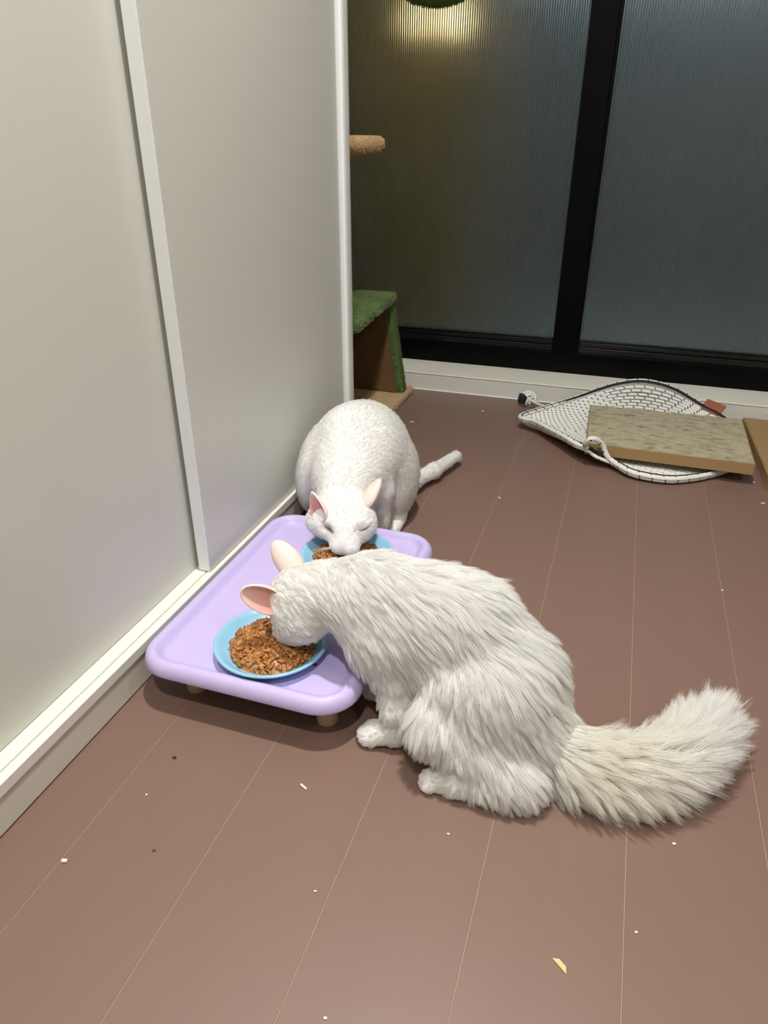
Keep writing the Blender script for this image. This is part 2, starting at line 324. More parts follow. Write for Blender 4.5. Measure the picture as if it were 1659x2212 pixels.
b3 = t.n('ShaderNodeMath', operation='LESS_THAN'); b3.inputs[1].default_value = .62; t.l(b2.outputs[0], b3.inputs[0]); b4 = t.n('ShaderNodeMath', operation='MULTIPLY'); t.l(a4.outputs[0], b4.inputs[0]); t.l(b3.outputs[0], b4.inputs[1])
t.l(b4.outputs[0], mx.inputs['Factor']); t.l(mx.outputs['Result'], t.b.inputs['Base Color']); t.b.inputs['Roughness'].default_value = .75
M['rope'] = t.m
bk = empty('rope_basket', (.08, 2.0, 0)); tag(bk, 'leaf-shaped white rope basket with black flecks lying by the skirting', 'basket')
RIM = [(-.236, 1.995, .030), (-.168, 2.075, .040), (-.085, 2.165, .052), (-.029, 2.205, .070), (.025, 2.225, .088), (.086, 2.236, .100), (.149, 2.236, .096), (.200, 2.232, .082), (.243, 2.224, .062), (.281, 2.205, .048),
       (.335, 2.160, .034), (.374, 2.075, .020), (.378, 1.965, .012), (.345, 1.870, .010), (.318, 1.832, .009), (.278, 1.790, .009), (.238, 1.755, .009), (.178, 1.722, .009), (.118, 1.718, .011), (.078, 1.728, .014), (.036, 1.765, .020)]
FRONT = [(-.033, 1.775, .044), (-.062, 1.800, .042), (-.098, 1.850, .040), (-.142, 1.905, .036), (-.188, 1.958, .033)]
LOOP = [(.021, 1.768, .032), (.008, 1.770, .055), (-.008, 1.760, .074), (-.024, 1.752, .078), (-.034, 1.757, .066), (-.036, 1.770, .050)]
body = spline(RIM + [(-.002, 1.768, .030)] + FRONT, 8, True)
C0, C1 = np.array([-.15, 2.00, .006]), np.array([.29, 1.985, .006])
tt = np.clip(((body - C0) @ (C1 - C0)) / ((C1 - C0) @ (C1 - C0)), 0, 1); cen = C0 + tt[:, None] * (C1 - C0)
V = []; F = []; U = []
for k in range(24):
    q = k / 24.
    ring = body * (1 - q) + cen * q; ring[:, 2] = .0052 + (body[:, 2] - .0052) * (1 - q) ** 2.6
    v, f_, u = tube(ring, .0049, 6, True); o_ = len(V); V += list(v); F += [tuple(i + o_ for i in ff) for ff in f_]; U += [(a + (k * .618 % 1) * .030, b_) for a, b_ in u]
me = pyd(V, F); ul = me.uv_layers.new(name='UVMap'); ul.data.foreach_set('uv', np.array(U, float).ravel())
link('coiled_rope_base', me, M['rope'], bk, True)
rim = spline(RIM + LOOP + FRONT, 8, True); rim[:, 2] += .0065
tube_obj('rim_rope', rim, .0068, M['rope'], bk, 10, True)
inn = body * .975 + cen * .025; inn[:, 2] += .0098
tube_obj('black_edging_cord', inn, .0042, M['blackcloth'], bk, 6, True)
tgp = box('leather_tag', (-.030, -.019, -.003), (.030, .019, .003), M['leather'], bk, .002); tgp.location = (.302, 2.196, .058); tgp.rotation_euler = (.75, .12, -.55)
tube_obj('drawstring', spline([(-.165, 2.085, .040), (-.190, 2.130, .030), (-.215, 2.170, .024), (-.236, 2.195, .026)], 6), .0055, M['rope'], bk, 8)
kn = link('cord_knot', lathe([(0, .0), (.010, .002), (.019, .010), (.0225, .0225), (.019, .036), (.010, .043), (0, .045)], 24, (-.240, 2.204, .001)), M['rope'], bk, True)
uvl = kn.data.uv_layers.new(name='UVMap')
for lp in kn.data.loops:
    c = kn.data.vertices[lp.vertex_index].co; uvl.data[lp.index].uv = (math.atan2(c.y - 2.204, c.x + .24) * .023, c.z * 40)
for ax in range(3):
    ring = [(-.240 + .0222 * math.cos(a) * (1, .3, .8)[ax], 2.204 + .0222 * math.sin(a) * (.3, 1, .8)[ax], .0235 + .0222 * (math.sin(a) * .95 if ax == 0 else math.cos(a) * .95 if ax == 1 else .4 * math.sin(a))) for a in np.linspace(0, 6.283, 25)[:-1]]
    tube_obj('knot_strand', ring, .0048, M['rope'], kn, 8, True)
bb = box('black_band', (-.0115, -.0125, -.0135), (.0115, .0125, .0135), M['blackcloth'], kn, .002); bb.location = (-.258, 2.190, .026); bb.rotation_euler = (.1, .15, .3)

# scratcher boards
t = NT('worn_corrugated_card'); tc = t.n('ShaderNodeTexCoord'); wv = t.n('ShaderNodeTexWave', Scale=75., Distortion=1.2); wv.bands_direction = 'X'; t.l(tc.outputs['Object'], wv.inputs['Vector'])
nz = t.n('ShaderNodeTexNoise', Scale=45., Detail=8., Roughness=.7); t.l(tc.outputs['Object'], nz.inputs['Vector'])
mp = t.n('ShaderNodeMapping'); mp.inputs['Scale'].default_value = (9, 34, 20); t.l(tc.outputs['Object'], mp.inputs[0]); n3 = t.n('ShaderNodeTexNoise', Scale=2.4, Detail=3.); t.l(mp.outputs[0], n3.inputs['Vector'])
cr = t.n('ShaderNodeValToRGB'); e = cr.color_ramp.elements; e[0].position = .40; e[0].color = srgb(106, 98, 76); e[1].position = .52; e[1].color = srgb(168, 160, 134); cr.color_ramp.elements.new(.8).color = srgb(190, 182, 156)
ad = t.n('ShaderNodeMath', operation='MULTIPLY_ADD'); ad.inputs[1].default_value = .12; t.l(wv.outputs['Fac'], ad.inputs[0])
a5 = t.n('ShaderNodeMath', operation='MULTIPLY_ADD'); a5.inputs[1].default_value = .55; a5.inputs[2].default_value = .0; t.l(nz.outputs['Fac'], a5.inputs[0])
a6 = t.n('ShaderNodeMath', operation='MULTIPLY_ADD'); a6.inputs[1].default_value = .45; t.l(n3.outputs['Fac'], a6.inputs[0]); t.l(a5.outputs[0], a6.inputs[2]); t.l(a6.outputs[0], ad.inputs[2])
t.l(ad.outputs[0], cr.inputs[0]); t.l(cr.outputs[0], t.b.inputs['Base Color']); t.b.inputs['Roughness'].default_value = .9
bp = t.n('ShaderNodeBump', Strength=.5, Distance=.003); t.l(ad.outputs[0], bp.inputs['Height']); t.l(bp.outputs[0], t.b.inputs['Normal']); M['corr'] = t.m
def scratcher(label, pts, z0, z1, top_mat, side_mat, tilt=None):
    e_ = empty('cardboard_scratcher', (sum(p[0] for p in pts) / 4, sum(p[1] for p in pts) / 4, z0)); tag(e_, label, 'scratcher', 'cardboard scratchers')
    def slab(nm, pp, a, b_, m_, bev):
        bm = bmesh.new(); f = bm.faces.new([bm.verts.new((x_, y_, a)) for x_, y_ in pp]); r = bmesh.ops.extrude_face_region(bm, geom=[f])
        bmesh.ops.translate(bm, vec=(0, 0, b_ - a), verts=[v for v in r['geom'] if isinstance(v, bmesh.types.BMVert)]); bmesh.ops.recalc_face_normals(bm, faces=bm.faces)
        if bev: bmesh.ops.bevel(bm, geom=[ed for ed in bm.edges if abs(ed.verts[0].co.z - ed.verts[1].co.z) > .001], offset=bev, segments=3, affect='EDGES', profile=.5)
        me = bpy.data.meshes.new(nm); bm.to_mesh(me); bm.free(); return link(nm, me, m_, e_)
    slab('cardboard_wrap', pts, z0, z1 - .0015, side_mat, .002)
    c = np.mean(pts, axis=0); inner = [tuple(c + (np.array(p) - c) * .985) for p in pts]
    slab('corrugated_top', inner, z1 - .0016, z1, top_mat, .001); return e_
scratcher('worn corrugated cardboard scratching pad lying across the rope basket', [(-.036, 1.782), (.367, 1.776), (.372, 2.112), (-.046, 2.100)], .0305, .0600, M['corr'], M['card'])
scratcher('smooth tan cardboard pad beside the basket, cut off by the photo edge', [(.404, 1.760), (.78, 1.775), (.78, 2.222), (.392, 2.222)], .0, .030, M['card'], M['card'])

# ================================================================ crumbs on the floor
rng = random.Random(5)
def grain(x_, y_, L, r, ang, label, m_='rice', z=0, cat='crumb', name='litter_grain', group='crumbs on the floor', flat=1.):
    bm = bmesh.new(); bmesh.ops.create_cone(bm, cap_ends=True, segments=9, radius1=r, radius2=r * rng.uniform(.8, 1), depth=L)
    bmesh.ops.bevel(bm, geom=bm.edges[:], offset=r * .25, segments=1, affect='EDGES')
    for v in bm.verts: v.co += Vector((rng.uniform(-1, 1), rng.uniform(-1, 1), rng.uniform(-1, 1))) * r * .08; v.co.x *= flat
    me = bpy.data.meshes.new(name); bm.to_mesh(me); bm.free(); o = link(name, me, M[m_]); o.rotation_euler = (0, math.pi / 2, ang); o.location = (x_, y_, z + r * flat * .92)
    return tag(o, label, cat, group)
# ---------------------------------------------------------------- animal bodies: distance fields meshed as one skin
def _n(v):
    v = np.asarray(v, float); return v / (np.linalg.norm(v) + 1e-12)

class Field:
    """Blended round cones and ellipsoids; every piece carries the fur flow, length and lift of its region."""
    def __init__(s): s.P = []
    def cone(s, a, b, ra, rb, k=.02, flow=None, fur=.03, lift=.3, dens=1., cut=False):
        a = np.array(a, float); b = np.array(b, float)
        s.P.append(('c', a, b, ra, rb, k, _n(b - a) if flow is None else _n(flow), fur, lift, dens, cut))
    def ell(s, c, r, ax=None, k=.02, flow=(1, 0, 0), fur=.03, lift=.3, dens=1., cut=False, taper=0.):
        M = np.eye(3) if ax is None else np.array([_n(v) for v in ax])
        s.P.append(('e', np.array(c, float), np.array(r, float), M, taper, k, _n(flow), fur, lift, dens, cut))
    def chain(s, pts, rad, **kw):
        for i in range(len(pts) - 1): s.cone(pts[i], pts[i + 1], rad[i], rad[i + 1], **kw)
    @staticmethod
    def d(q, X):
        if q[0] == 'c':
            a, b, ra, rb = q[1:5]; ab = b - a
            t = np.clip((X - a) @ ab / (ab @ ab), 0, 1)
            return np.linalg.norm(X - a - t[..., None] * ab, axis=-1) - (ra + (rb - ra) * t)
        c, r, M = q[1:4]; Y = (X - c) @ M.T
        if q[4]: Y = Y / np.stack([np.ones(Y.shape[:-1])] + [np.clip(1 - q[4] * Y[..., 0] / r[0], .35, 1.5)] * 2, -1)
        k0 = np.linalg.norm(Y / r, axis=-1); k1 = np.linalg.norm(Y / (r * r), axis=-1) + 1e-9
        return k0 * (k0 - 1) / k1
    def __call__(s, X):
        out = None
        for q in s.P:
            d = s.d(q, X); k = q[5]
            if out is None: out = d; continue
            if q[10]:
                h = np.clip(.5 - .5 * (d + out) / k, 0, 1); out = out + (-d - out) * h + k * h * (1 - h)
            else:
                h = np.clip(.5 + .5 * (out - d) / k, 0, 1); out = out + (d - out) * h - k * h * (1 - h)
        return out
    def attrs(s, X, sig=.012):
        F = np.zeros(X.shape); A = np.zeros((len(X), 3)); W = np.zeros(len(X))
        D = [s.d(q, X) for q in s.P if not q[10]]; m = np.min(D, axis=0)
        for q, d in zip([q for q in s.P if not q[10]], D):
            w = np.exp(-(d - m) / sig)
            F += w[:, None] * q[6]; A += w[:, None] * np.array([q[7], q[8], q[9]]); W += w
        return F / (np.linalg.norm(F, axis=1, keepdims=True) + 1e-9), A / W[:, None]

def surface_net(fn, lo, hi, h):
    lo = np.array(lo, float); n = np.ceil((np.array(hi) - lo) / h).astype(int) + 1
    g = np.stack(np.meshgrid(*[np.arange(k) for k in n], indexing='ij'), -1)
    K = 5; nc = (n - 1) // K + 2                                             # coarse look first, fine values only near the skin
    gc = np.stack(np.meshgrid(*[np.arange(k) for k in nc], indexing='ij'), -1) * (K * h) + lo
    vc = fn(gc + K * h / 2); big = vc
    for a in range(3): big = np.repeat(big, K, a)
    V = big[:n[0], :n[1], :n[2]].astype(np.float32); near = np.abs(V) < K * h * 1.3
    V[near] = fn(lo + g[near] * h)
    ins = V < 0
    c = np.zeros(n - 1, int)
    for dx in (0, 1):
        for dy in (0, 1):
            for dz in (0, 1): c += ins[dx:n[0] - 1 + dx, dy:n[1] - 1 + dy, dz:n[2] - 1 + dz]
    act = (c > 0) & (c < 8); idx = -np.ones(n - 1, int); cells = np.argwhere(act); idx[act] = np.arange(len(cells))
    acc = np.zeros((len(cells), 3)); cnt = np.zeros(len(cells))
    cor = [(x, y, z) for x in (0, 1) for y in (0, 1) for z in (0, 1)]
    for i, a in enumerate(cor):
        for b in cor[i + 1:]:
            if sum(abs(u - v) for u, v in zip(a, b)) != 1: continue
            va = V[tuple((cells + a).T)]; vb = V[tuple((cells + b).T)]; m = (va < 0) != (vb < 0)
            t = np.where(m, va / np.where(m, va - vb, 1), 0)
            acc[m] += (np.array(a) + t[:, None] * (np.array(b) - np.array(a)))[m]; cnt[m] += 1
    P = lo + (cells + acc / cnt[:, None]) * h
    Q = []
    for ax in range(3):
        u, w = [(1, 2), (2, 0), (0, 1)][ax]
        sl0 = [slice(None)] * 3; sl1 = [slice(None)] * 3; sl0[ax] = slice(0, -1); sl1[ax] = slice(1, None)
        A = ins[tuple(sl0)]; B = ins[tuple(sl1)]; e = np.argwhere(A != B)
        e = e[(e[:, u] > 0) & (e[:, w] > 0) & (e[:, u] < n[u] - 1) & (e[:, w] < n[w] - 1)]
        fl = A[tuple(e.T)]
        o = np.zeros((4, 3), int); o[1, u] = -1; o[2, u] = -1; o[2, w] = -1; o[3, w] = -1
        f = np.stack([idx[tuple((e + k).T)] for k in o], 1)
        f[~fl] = f[~fl][:, ::-1]; Q.append(f)
    return P, np.concatenate(Q)
def smooth_path(pts, rad, n=4):
    P = np.array(pts, float); Q = []; W = []
    E = np.concatenate([[2 * P[0] - P[1]], P, [2 * P[-1] - P[-2]]])
    for i in range(len(P) - 1):
        a, b, c, d = E[i:i + 4]
        for j in range(n):
            t = j / n
            Q.append(.5 * (2 * b + (c - a) * t + (2 * a - 5 * b + 4 * c - d) * t * t + (3 * b - a - 3 * c + d) * t ** 3))
            W.append(rad[i] + (rad[i + 1] - rad[i]) * t)
    return Q + [P[-1]], W + [rad[-1]]

def fluffy_cat_field():
    f = Field()
    # trunk, tail end first
    f.ell((-.076, .748, .100), (.076, .074, .093), k=.03, flow=(.45, -.1, -.9), fur=.038, lift=.13)          # rump
    f.ell((-.036, .722, .060), (.046, .050, .050), k=.03, flow=(.5, -.15, -.85), fur=.038, lift=.13)
    f.ell((-.146, .762, .154), (.090, .070, .093), k=.03, flow=(.85, -.15, -.5), fur=.038, lift=.13)       # loin
    f.ell((-.220, .774, .168), (.082, .060, .078), k=.035, flow=(.9, -.15, -.4), fur=.034, lift=.12)       # ribs
    f.ell((-.272, .780, .172), (.060, .056, .064), k=.03, flow=(.85, -.2, -.5), fur=.025, lift=.12)       # shoulders
    f.cone((-.345, .772, .176), (-.272, .780, .176), .046, .056, k=.03, flow=(.85, -.15, -.5), fur=.015, lift=.12)   # neck
    f.ell((-.258, .756, .138), (.040, .042, .048), k=.03, flow=(.3, -.1, -.95), fur=.026, lift=.3)        # chest
    # head, nose down in the plate
    f.ell((-.382, .765, .164), (.044, .041, .044), k=.02, flow=(.95, 0, -.3), fur=.009, lift=.14)
    f.ell((-.368, .738, .140), (.030, .022, .029), k=.02, flow=(.8, -.3, -.5), fur=.012, lift=.2)        # near cheek
    f.ell((-.366, .788, .144), (.026, .020, .026), k=.02, flow=(.8, .3, -.5), fur=.012, lift=.3)
    f.cone((-.388, .756, .140), (-.396, .748, .116), .027, .019, k=.02, flow=(.6, 0, .8), fur=.006, lift=.2)     # muzzle
    f.ell((-.378, .748, .112), (.017, .016, .012), k=.012, flow=(.8, 0, -.2), fur=.006, lift=.2)         # chin
    # near foreleg and paw
    f.ell((-.232, .735, .128), (.042, .030, .054), k=.03, flow=(.25, -.1, -.95), fur=.028, lift=.13)      # upper arm
    f.chain([(-.220, .722, .094), (-.212, .706, .058), (-.212, .698, .026)], [.025, .019, .0155], k=.02, flow=(.25, 0, -1), fur=.013, lift=.25)
    f.cone((-.214, .698, .019), (-.240, .690, .0165), .0190, .0168, k=.012, flow=(-1, 0, -.2), fur=.005, lift=.2)
    for dy, dx in ((-.012, .003), (-.0040, -.003), (.0045, -.003), (.0125, .003)):
        f.ell((-.250 + dx, .689 + dy, .0110), (.0115, .0060, .0100), k=.008, flow=(-1, 0, -.3), fur=.004, lift=.15)
    # far foreleg
    f.chain([(-.252, .790, .11), (-.248, .782, .06), (-.246, .776, .026)], [.028, .019, .015], k=.02, flow=(0, 0, -1), fur=.013, lift=.25)
    f.cone((-.250, .775, .016), (-.272, .772, .013), .016, .013, k=.012, flow=(-1, 0, -.2), fur=.005, lift=.2)
    # near haunch, shank and long hind foot
    f.ell((-.100, .696, .094), (.068, .040, .066), ax=((1, 0, .25), (0, 1, 0), (-.25, 0, 1)), k=.04, flow=(.5, -.1, -.85), fur=.034, lift=.14)
    f.cone((-.148, .672, .074), (-.055, .662, .038), .034, .030, k=.025, flow=(.3, -.1, -.95), fur=.030, lift=.18)
    f.cone((-.030, .655, .028), (-.112, .645, .018), .024, .017, k=.02, flow=(.6, -.3, -.75), fur=.020, lift=.4)
    f.cone((-.112, .644, .017), (-.142, .638, .013), .0165, .0130, k=.012, flow=(-1, 0, -.2), fur=.005, lift=.2)
    for dy, dx in ((-.0105, .004), (-.0032, -.001), (.0045, -.002), (.0120, .002)):
        f.ell((-.150 + dx, .637 + dy, .0090), (.0090, .0050, .0080), k=.005, flow=(-1, 0, -.3), fur=.004, lift=.15)
    # far haunch
    f.ell((-.090, .805, .080), (.062, .034, .066), k=.025, flow=(.6, .2, -.8), fur=.03, lift=.3)
    # tail lying on the floor and curling away
    T = [(-.020, .728, .052), (.030, .706, .042), (.085, .704, .042), (.130, .724, .043), (.170, .766, .044), (.204, .828, .046)]
    f.chain(*smooth_path(T, [.028, .023, .020, .019, .018, .013]), k=.012, fur=.052, lift=.7, dens=1.5)
    return f

def fluffy_cat_ears():
    near = ear_field((-.398, .735, .167), (-.80, -.25, .40), (-.15, -.85, .40), .058, .0208, .08)
    far = ear_field((-.396, .790, .190), (-.66, .20, .66), (-.55, .75, -.2), .056, .0195, .15)
    return [near, far]

def ear_field(base, up, face, length, half, taper=.25):
    """A pinna: a pointed oval cup, open toward face."""
    up = _n(up); face = _n(np.array(face) - up * np.dot(face, up)); side = np.cross(up, face)
    f = Field(); b = np.array(base, float)
    f.ell(b + up * length * .42, (length * .60, half, half * .62), ax=(up, side, face), k=.004, flow=up, fur=.004, lift=.1, taper=taper)
    f.ell(b + up * length * .44 + face * half * .40, (length * .570, half * .90, half * .78), ax=(up, side, face), k=.003, cut=True, taper=taper)
    lo = b + up * length * .42 - length * .75; hi = b + up * length * .42 + length * .75
    return f, lo, hi, up, face, b

def short_cat_field():
    f = Field()
    f.ell((-.492, 1.350, .138), (.104, .105, .118), k=.03, flow=(0, .6, -.8), fur=.008, lift=.2)        # rump
    f.ell((-.484, 1.285, .160), (.100, .100, .112), k=.04, flow=(0, .9, -.3), fur=.008, lift=.2)       # back
    f.ell((-.470, 1.195, .152), (.074, .075, .074), k=.04, flow=(0, .9, -.3), fur=.008, lift=.2)       # shoulders
    f.cone((-.440, 1.085, .150), (-.462, 1.18, .155), .048, .06, k=.03, flow=(0, 1, 0), fur=.008, lift=.2)    # neck
    # head, face turned down toward the far plate
    f.ell((-.424, 1.056, .148), (.052, .046, .040), ax=((1, 0, 0), (0, .8, .6), (0, -.6, .8)), k=.02, flow=(0, 1, .4), fur=.005, lift=.12)
    f.ell((-.466, 1.044, .134), (.027, .030, .025), k=.02, flow=(-.6, .6, 0), fur=.008, lift=.2)
    f.ell((-.386, 1.042, .140), (.026, .030, .026), k=.02, flow=(.6, .6, 0), fur=.008, lift=.2)
    f.ell((-.416, 1.026, .132), (.042, .028, .026), k=.02, flow=(0, .8, .6), fur=.005, lift=.12)
    f.cone((-.414, 1.040, .150), (-.402, 1.004, .126), .024, .0130, k=.018, flow=(0, .8, .6), fur=.004, lift=.1)
    f.ell((-.404, 1.004, .116), (.024, .018, .014), k=.016, flow=(0, .6, .2), fur=.004, lift=.12)
    for x in (-.415, -.391): f.ell((x, .9985, .113), (.0130, .012, .0105), k=.010, flow=(0, .7, -.3), fur=.004, lift=.12)
    f.ell((-.401, .9925, .1195), (.0048, .0042, .0034), k=.005, flow=(0, 1, 0), fur=.001, lift=.1, dens=.3)   # nose
    f.ell((-.436, 1.006, .1400), (.011, .008, .0045), ax=((1, 0, -.25), (0, 1, 0), (.25, 0, 1)), k=.012, cut=True)     # hollows of the shut eyes
    f.ell((-.371, 1.006, .1500), (.011, .008, .0045), ax=((1, 0, .35), (0, 1, 0), (-.35, 0, 1)), k=.012, cut=True)
    # haunches
    f.ell((-.562, 1.268, .118), (.042, .085, .090), k=.03, flow=(0, .4, -.9), fur=.008, lift=.2)
    f.ell((-.410, 1.335, .098), (.044, .082, .090), k=.014, flow=(0, .4, -.9), fur=.008, lift=.2)
    f.cone((-.40, 1.31, .016), (-.395, 1.25, .014), .018, .015, k=.015, flow=(0, -1, 0), fur=.005, lift=.15)  # hind feet
    f.cone((-.55, 1.27, .016), (-.548, 1.21, .014), .018, .015, k=.015, flow=(0, -1, 0), fur=.005, lift=.15)
    # forelegs
    for x in (-.505, -.412):
        f.chain([(x, 1.215, .12), (x, 1.212, .06), (x, 1.205, .024)], [.032, .020, .0155], k=.02, flow=(0, 0, -1), fur=.006, lift=.15)
        f.cone((x, 1.205, .016), (x, 1.180, .013), .0165, .0135, k=.012, flow=(0, -1, 0), fur=.004, lift=.15)
    f.chain([(-.44, 1.43, .05), (-.412, 1.475, .030), (-.382, 1.55, .030), (-.350, 1.660, .030)], [.024, .0165, .0155, .0125], k=.015, fur=.008, lift=.3)
    return f

def short_cat_ears():
    l = ear_field((-.455, 1.018, .154), (-.26, .15, .60), (-.45, -.88, .20), .050, .0185, .5)
    r = ear_field((-.388, 1.064, .168), (.26, .66, .60), (.55, .2, -.75), .058, .0205, .35)
    return [l, r]
# ================================================================ the two cats
def vnormals(P, Q):
    N = np.zeros_like(P); a = np.cross(P[Q[:, 2]] - P[Q[:, 0]], P[Q[:, 3]] - P[Q[:, 1]])
    for k in range(4): np.add.at(N, Q[:, k], a)
    return N / (np.linalg.norm(N, axis=1, keepdims=True) + 1e-12)
t = NT('cat_skin'); at = t.n('ShaderNodeAttribute', attribute_name='tint'); t.l(at.outputs['Color'], t.b.inputs['Base Color'])
t.b.inputs['Roughness'].default_value = .6
M['skin'] = t.m
t = NT('white_fur'); at = t.n('ShaderNodeAttribute', attribute_name='tint')
df_ = t.n('ShaderNodeBsdfDiffuse'); tl = t.n('ShaderNodeBsdfTranslucent'); ms = t.n('ShaderNodeMixShader'); ms.inputs[0].default_value = .48
gl = t.n('ShaderNodeBsdfGlossy'); gl.inputs['Roughness'].default_value = .45; gl.inputs['Color'].default_value = (.9, .9, .9, 1); m2 = t.n('ShaderNodeMixShader'); m2.inputs[0].default_value = .06
t.l(at.outputs['Color'], df_.inputs['Color']); t.l(at.outputs['Color'], tl.inputs['Color']); t.l(df_.outputs[0], ms.inputs[1]); t.l(tl.outputs[0], ms.inputs[2])
t.l(ms.outputs[0], m2.inputs[1]); t.l(gl.outputs[0], m2.inputs[2]); t.l(m2.outputs[0], t.out.inputs['Surface']); M['fur'] = t.m
M['lid'] = mat('mauve_eyelid', (.16, .11, .11, 1), .6)

def fur_curves(name, P, Q, field, count, guides, seed, npts, radius, clump, tint, bare=(), parent=None, rand=.25, grav=.3, lenvar=.35):
    rs = np.random.RandomState(seed); N = vnormals(P, Q)
    A = np.linalg.norm(np.cross(P[Q[:, 2]] - P[Q[:, 0]], P[Q[:, 3]] - P[Q[:, 1]]), axis=1); c = P[Q].mean(1)
    dn = field.attrs(c)[1][:, 2]; wgt = A * dn
    for b_, r_, keep in bare: wgt *= np.where(np.linalg.norm(c - np.array(b_), axis=1) < r_, keep, 1)
    wgt[c[:, 2] < .004] = 0
    f_ = rs.choice(len(Q), count, p=wgt / wgt.sum()); u, v = rs.rand(count, 1), rs.rand(count, 1)
    q = Q[f_]; bil = lambda X: (X[q[:, 0]] * (1 - u) + X[q[:, 1]] * u) * (1 - v) + (X[q[:, 3]] * (1 - u) + X[q[:, 2]] * u) * v
    root = bil(P); nrm = bil(N); nrm /= np.linalg.norm(nrm, axis=1, keepdims=True)
    F, at_ = field.attrs(root); L = at_[:, 0]; lift = at_[:, 1]
    L = L * (1 + lenvar * (rs.rand(count) - .6))
    T = F - nrm * np.sum(F * nrm, 1, keepdims=True); tn = np.linalg.norm(T, axis=1, keepdims=True); T = T / np.maximum(tn, .15)
    for fr, am in ((31., .22), (67., .16)):                                # loose waves in the lie of the coat
        ph = root @ np.array([[fr, -fr * .6, fr * .3], [fr * .4, fr, -fr * .5], [-fr * .3, fr * .5, fr]]).T
        T = T + am * np.sin(ph + seed) * np.minimum(1, L / .02)[:, None]
    T = T - nrm * np.sum(T * nrm, 1, keepdims=True); T /= np.maximum(np.linalg.norm(T, axis=1, keepdims=True), .3)
    # guide locks: neighbours share a small turn, then lean together toward the tip
    gi = rs.choice(count, guides, replace=False); kd = kdtree.KDTree(guides)
    for i, k in enumerate(gi): kd.insert(root[k], i)
    kd.balance(); near = np.array([kd.find(p)[1] for p in root])
    turn = rs.normal(0, 1, (guides, 3)) * rand; own = rs.normal(0, 1, (count, 3)) * rand * .45
    S = np.linspace(0, 1, npts); g = np.array([0, 0, -1.])
    d0 = nrm * (lift[:, None] * 1.5 + .15) + T * (1 - lift[:, None] * .6) + turn[near] * .5 + own
    d1 = T * (1.05 - lift[:, None] * .5) + nrm * lift[:, None] * .45 + g * grav * (L[:, None] > .01) + turn[near] + own
    d0 /= np.linalg.norm(d0, axis=1, keepdims=True); d1 /= np.linalg.norm(d1, axis=1, keepdims=True)
    X = root[:, None] + L[:, None, None] * (S[None, :, None] * d0[:, None] + (S ** 2)[None, :, None] * (d1 - d0)[:, None] * .5)
    G = X[gi][near]; cl = clump * S ** 1.3
    X = X * (1 - cl)[None, :, None] + G * cl[None, :, None]
    X[:, :, 2] = np.maximum(X[:, :, 2], .0016)
    hc = bpy.data.hair_curves.new(name); hc.add_curves([npts] * count)
    hc.points.foreach_set('position', X.astype(np.float32).ravel())
    ra = hc.attributes.get('radius') or hc.attributes.new('radius', 'FLOAT', 'POINT')
    ra.data.foreach_set('value', np.tile((radius * (1 - S * .82)).astype(np.float32), count))
    ta = hc.attributes.new('tint', 'FLOAT_COLOR', 'CURVE'); cc = np.ones((count, 4), np.float32); cc[:, :3] = tint(root, rs)
    ta.data.foreach_set('color', cc.ravel()); hc.materials.append(M['fur'])
    o = bpy.data.objects.new(name, hc); col.objects.link(o); o.parent = parent; return o

def cat_mesh(field, lo, hi, h, ears, skin):
    P, Q = surface_net(field, lo, hi, h); tint = np.tile(np.array([.92, .90, .88]), (len(P), 1)); skin(P, tint)
    Ps, Qs, Ts = [P], [Q], [tint]; off = len(P)
    for ef, elo, ehi, eup, eface, eb in ears:
        p, q_ = surface_net(ef, elo, ehi, .0012); inside = np.clip(1 - np.abs(Field.d(ef.P[1], p)) / .0016, 0, 1)
        along = np.clip((p - eb) @ eup / .05, 0, 1)[:, None]
        back = np.array([.84, .66, .61]); deep = np.array([.62, .21, .20]); rim = np.array([.82, .55, .48])
        tc_ = back * (1 - inside[:, None]) + inside[:, None] * (deep * (1 - along) ** .85 + rim * (1 - (1 - along) ** .85))
        Ps.append(p); Qs.append(q_ + off); Ts.append(tc_); off += len(p)
    PP = np.concatenate(Ps); QQ = np.concatenate(Qs); TT = np.concatenate(Ts)
    me = bpy.data.meshes.new('cat'); me.vertices.add(len(PP)); me.vertices.foreach_set('co', PP.ravel())
    me.loops.add(QQ.size); me.loops.foreach_set('vertex_index', QQ.ravel().astype(np.int32)); me.polygons.add(len(QQ))
    me.polygons.foreach_set('loop_start', np.arange(0, QQ.size, 4, dtype=np.int32)); me.update(calc_edges=True); me.validate()
    ta = me.attributes.new('tint', 'FLOAT_COLOR', 'POINT'); ta.data.foreach_set('color', np.concatenate([TT, np.ones((len(TT), 1))], 1).astype(np.float32).ravel())
    return me, P, Q, Ps[1:], Qs[1:]
def spot(P, tint, c, r, color, amt=1.):
    k = np.clip(1.4 - np.linalg.norm(P - np.array(c), axis=1) / r, 0, 1)[:, None] * amt; tint[:] = tint * (1 - k) + np.array(color) * k
def whiskers(parent, roots):
    for r0, d, L in roots:
        r0 = np.array(r0); d = _n(d); pts = [r0 + d * L * u + np.array([0, 0, -1]) * L * .25 * u * u for u in np.linspace(0, 1, 6)]
        tube_obj('whisker', pts, [.00042, .00038, .00034, .0003, .00022, .0001], M['rice'], parent, 4)

